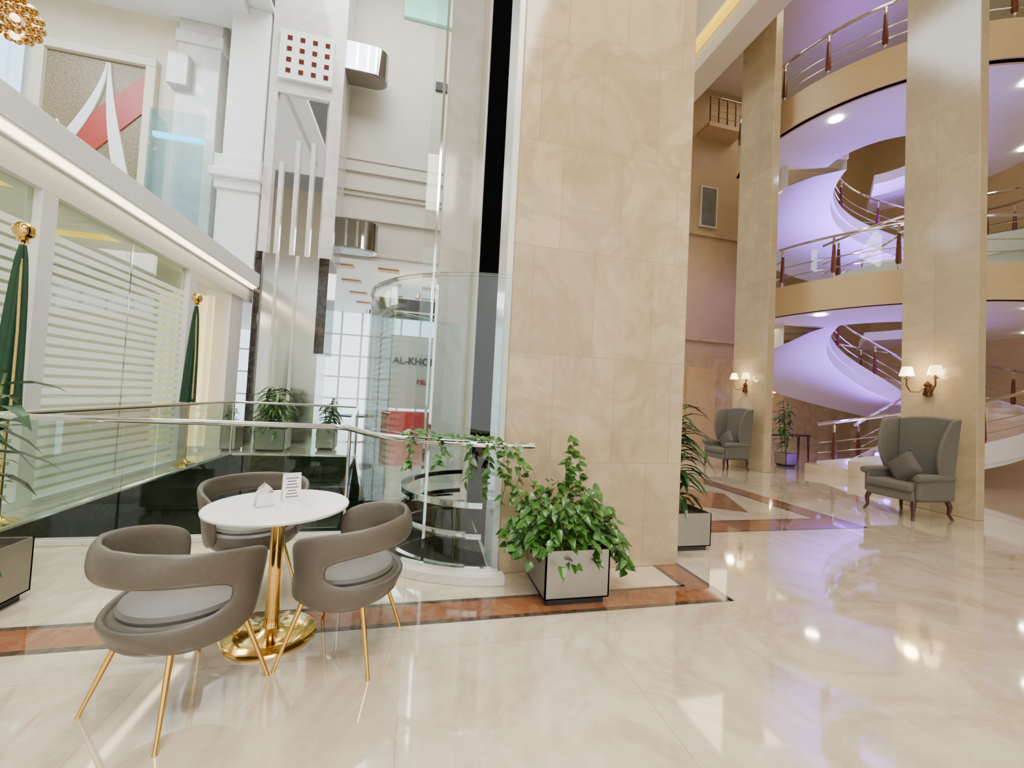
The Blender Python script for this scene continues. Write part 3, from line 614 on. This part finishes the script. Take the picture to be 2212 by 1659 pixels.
def shoot(path,nl,ls=.07,hang=False):
    P=[Vector(p) for p in path]; st.tube(path,.0035,5)
    for i in range(nl):
        t=(i+.5)/nl*(len(P)-1); k=min(int(t),len(P)-2); q=P[k].lerp(P[k+1],t-k)
        a=rnd(0,6.28); d=Vector((math.cos(a),math.sin(a)-.4,rnd(-.9,-.1) if hang else rnd(-.2,.5)))
        g.leaf(q+Vector((rnd(-.01,.01),rnd(-.01,.01),0)),d,(rnd(-.4,.4),-.7,.8),ls*rnd(.7,1.2),ls*rnd(.6,.95),droop=rnd(.1,.5),**heart)
shoot([(0,0,.3),(.02,.0,.6),(.0,.02,.85),(.03,.02,1.17)],40); shoot([(.06,0,.3),(.1,.0,.6),(.08,.02,1.05)],28); shoot([(-.05,0,.4),(-.06,-.02,.7),(-.02,0,1.03)],26)
for k in range(7):
    x=.25+.02*k; shoot([(.15,-.1,.48),(x*1.05,-.2+.03*k,.46),(x+.1,-.24+.04*k,.33),(x+.12,-.24+.03*k,.18+rnd(0,.1))],9,.07,True)
for k in range(6): shoot([(-.2,-.05,.5),(-.32,-.12+.03*k,.5),(-.38-.02*k,-.14+.05*k,.34)],8,.065,True)
def W(x,y,z): return (x-1.195,y-2.98,z)
shoot([W(1.1,2.95,.5),W(.95,3.0,.75),W(.82,3.08,.95),W(.66,3.10,1.12),W(.45,3.12,1.13)],22,.072)
shoot([W(1.0,2.95,.5),W(.8,3.0,.72),W(.66,3.04,.9),W(.6,3.08,1.1)],20,.07)
shoot([W(.45,3.12,1.13),W(.2,3.2,1.12),W(.02,3.3,1.15),W(-.1,3.36,1.12)],18,.072)
for x,y,zb in((.7,3.06,.62),(.55,3.04,.7),(.42,3.06,.78),(.2,3.16,.9),(-.02,3.28,.85),(.78,3.02,.66)):
    shoot([W(x,y,1.1),W(x+.02,y-.02,(1.1+zb)/2),W(x-.03,y-.01,zb)],9,.07,True)
g.v=[(a,min(b,.325) if a>-.55 else b,c) for a,b,c in g.v]
g.obj('foliage',mLeaf,T,smooth=False); st.obj('stems',mStem,T)
def strap(T,h0,hmax,n,spread,L,W_,mat=mLeafD,seed=1,stems=3,z0=.3,clampx=None):
    random.seed(seed); g=G(); st=G()
    for s_ in range(stems):
        bx,by=rnd(-.08,.08),rnd(-.08,.08); tx,ty=bx+rnd(-.12,.12),by+rnd(-.12,.12); top=rnd(h0,hmax)
        st.tube([(bx,by,z0),(tx,ty,top)],[.014,.008],6)
        for i in range(n):
            t=(i+1)/n; q=Vector((bx+(tx-bx)*t,by+(ty-by)*t,z0+.15+(top-z0-.15)*t)); a=rnd(0,6.28); d=Vector((math.cos(a)*spread,math.sin(a)*spread,rnd(.1,.9)))
            g.leaf(q,d,(0,0,1),L*rnd(.7,1.15),W_,ws=(.2,.42,.5,.34,0),ts=(0,.2,.45,.75,1),droop=rnd(.5,.95),fold=.2)
    if clampx is not None: g.v=[(max(a,clampx),b,c) for a,b,c in g.v]
    g.obj('foliage',mat,T,smooth=False); st.obj('stems',mStem,T)
T=planter('potted_dracaena',2.60,3.0,3.6,4.06,.38,'tall dark green strap-leaf plant in steel planter'); strap(T,1.2,1.55,28,.9,.40,.06,seed=3,stems=4,clampx=-.36)
T=planter('potted_palm',-2.86,-2.36,2.85,3.32,.39,'large dark leafy plant in steel planter'); strap(T,1.15,1.55,12,.8,.34,.09,seed=5,stems=4)
T=planter('potted_fern',-3.35,-2.75,9.9,10.4,.5,'bushy green plant in steel planter near the void'); strap(T,1.1,1.6,26,1.1,.5,.08,mLeaf,seed=6,stems=6)
T=planter('potted_fern',-4.0,-3.7,9.9,10.3,.6,'small planter box with leafy plant'); strap(T,.8,.95,12,1.1,.22,.05,mLeaf,seed=7,stems=3)
T=planter('potted_fern',-2.2,-1.8,10.3,10.7,.5,'bushy green plant beside the mirrored pillar'); strap(T,1.0,1.3,20,1.1,.35,.08,mLeafD,seed=9,stems=5)
T=planter('potted_ficus',9.55,9.9,8.8,9.15,.35,'slender leafy plant in square steel planter near stairs'); strap(T,1.4,1.9,16,1.,.25,.09,mLeaf,seed=8,stems=5)
# ------------------------------------------------------------ flags
def flag(x,y,h,lab,mat):
    T=thing('flag_on_stand',(x,y,0),lab,'flag')
    G().lathe([(0,0),(.16,0),(.15,.03),(.05,.06),(.02,.1)],24).obj('base',mGold,T)
    G().tube([(0,0,.05),(0,0,h)],.016,10).obj('pole',mGold,T)
    g=G(); g.ball((0,0,h+.08),.085,16); g.lathe([(.02,-.02),(.05,0),(.03,.03)],14,(0,0,h-.02)); g.obj('finial',mGold,T)
    def fn(u,w):
        a=u*2*math.pi; k=(1-w); rr=(.02+.075*k**.6)*(1+.28*math.sin(a*5+k*2)); return (rr*math.cos(a)-.02*k,rr*math.sin(a)*1.0,h-.06-1.7*k)
    G().grid(fn,48,14,cu=True).obj('cloth',mat,T,ang=180)
    g=G(); g.tube([(.02,-.03,h-.2),(.07,-.07,h-.9),(.08,-.08,h-1.7)],.010,6); g.obj('fringe',mFlagW,T)
flag(-3.78,4.9,2.75,'green flag with gold fringe on gold-topped pole',mFlag); flag(-3.85,8.25,2.85,'dark green flag draped on gold pole beside glass wall',mFlag)
T=thing('console_table',(10.95,10.2,0),'dark wood console table with slender legs','table')
G().box(-.8,.8,-.2,.2,.72,.78).obj('table_top',mWood,T,bevel=.01)
for sx in(-1,1):
    for sy in(-1,1): G().tube([(sx*.75,sy*.16,.72),(sx*.76,sy*.17,0)],[.035,.022],8).obj('leg',mWood,T)
T=thing('side_table',(-1.6,12.3,0),'dark lounge table in the rear seating area','table')
G().lathe([(0,.7),(.5,.7),(.5,.74),(0,.74)],28).obj('table_top',mBlack,T); G().lathe([(.25,0),(.25,.02),(.03,.05),(.03,.7)],20).obj('pedestal',mChrome,T)
# ------------------------------------------------------------ lights
def area(loc,size,power,col,rot=(0,0,0),spread=180):
    l=bpy.data.lights.new('area_lamp','AREA'); l.energy=power; l.size=size; l.color=col; l.spread=rad(spread); o=bpy.data.objects.new('area_lamp',l); COL.objects.link(o); o.location=loc; o.rotation_euler=tuple(rad(a) for a in rot)
def point(loc,power,col,r=.3):
    l=bpy.data.lights.new('point_lamp','POINT'); l.energy=power; l.color=col; l.shadow_soft_size=r; o=bpy.data.objects.new('point_lamp',l); COL.objects.link(o); o.location=loc
def spot(loc,power,col,ang=60):
    l=bpy.data.lights.new('spot_lamp','SPOT'); l.energy=power; l.color=col; l.spot_size=rad(ang); l.spot_blend=.6; l.shadow_soft_size=.08; o=bpy.data.objects.new('spot_lamp',l); COL.objects.link(o); o.location=loc
area((0,-1,9),4,1050,(1,.94,.80)); area((-1,7.5,13.5),5,1300,(.93,.97,1)); area((-8,8,10.4),4,820,(.78,.90,1))
area((8,4,13.5),5,430,(1,.86,.60)); area((-1.5,15.5,5),4,340,(1,.96,.9)); area((-6.5,6.5,3.8),2.5,200,(1,.96,.86)); area((13,11,13.8),4,90,(1,.82,.55))
area((9.5,10.5,7.8),2,70,(1,.80,.50)); area((9.5,10.5,3.8),2,38,(1,.80,.50))
area((13,9.3,5.0),2.4,270,(.28,.10,1),(180,0,0),80); area((13,9.3,.9),2.2,140,(.28,.10,1),(180,0,0),92)
area((10.6,6.9,5.1),.8,34,(.28,.10,1),(180,0,0),90); area((10.4,7.6,1.2),.8,18,(.28,.10,1),(180,0,0),100)
for x,y in((5.2,1.2),(4.6,3.4),(6.2,6.6),(8.9,7.0),(3.,.6)): spot((x,y,8),140,(1,.88,.66),50)
point((7.75,4.85,2.2),12,(1,.72,.4),.08); point((7.75,8.6,2.25),12,(1,.72,.4),.08); point((13.4,13.1,2.2),25,(1,.72,.4),.1)
w=bpy.data.worlds.new('world'); bpy.context.scene.world=w; w.use_nodes=True
w.node_tree.nodes['Background'].inputs[0].default_value=(1,.93,.83,1); w.node_tree.nodes['Background'].inputs[1].default_value=.22
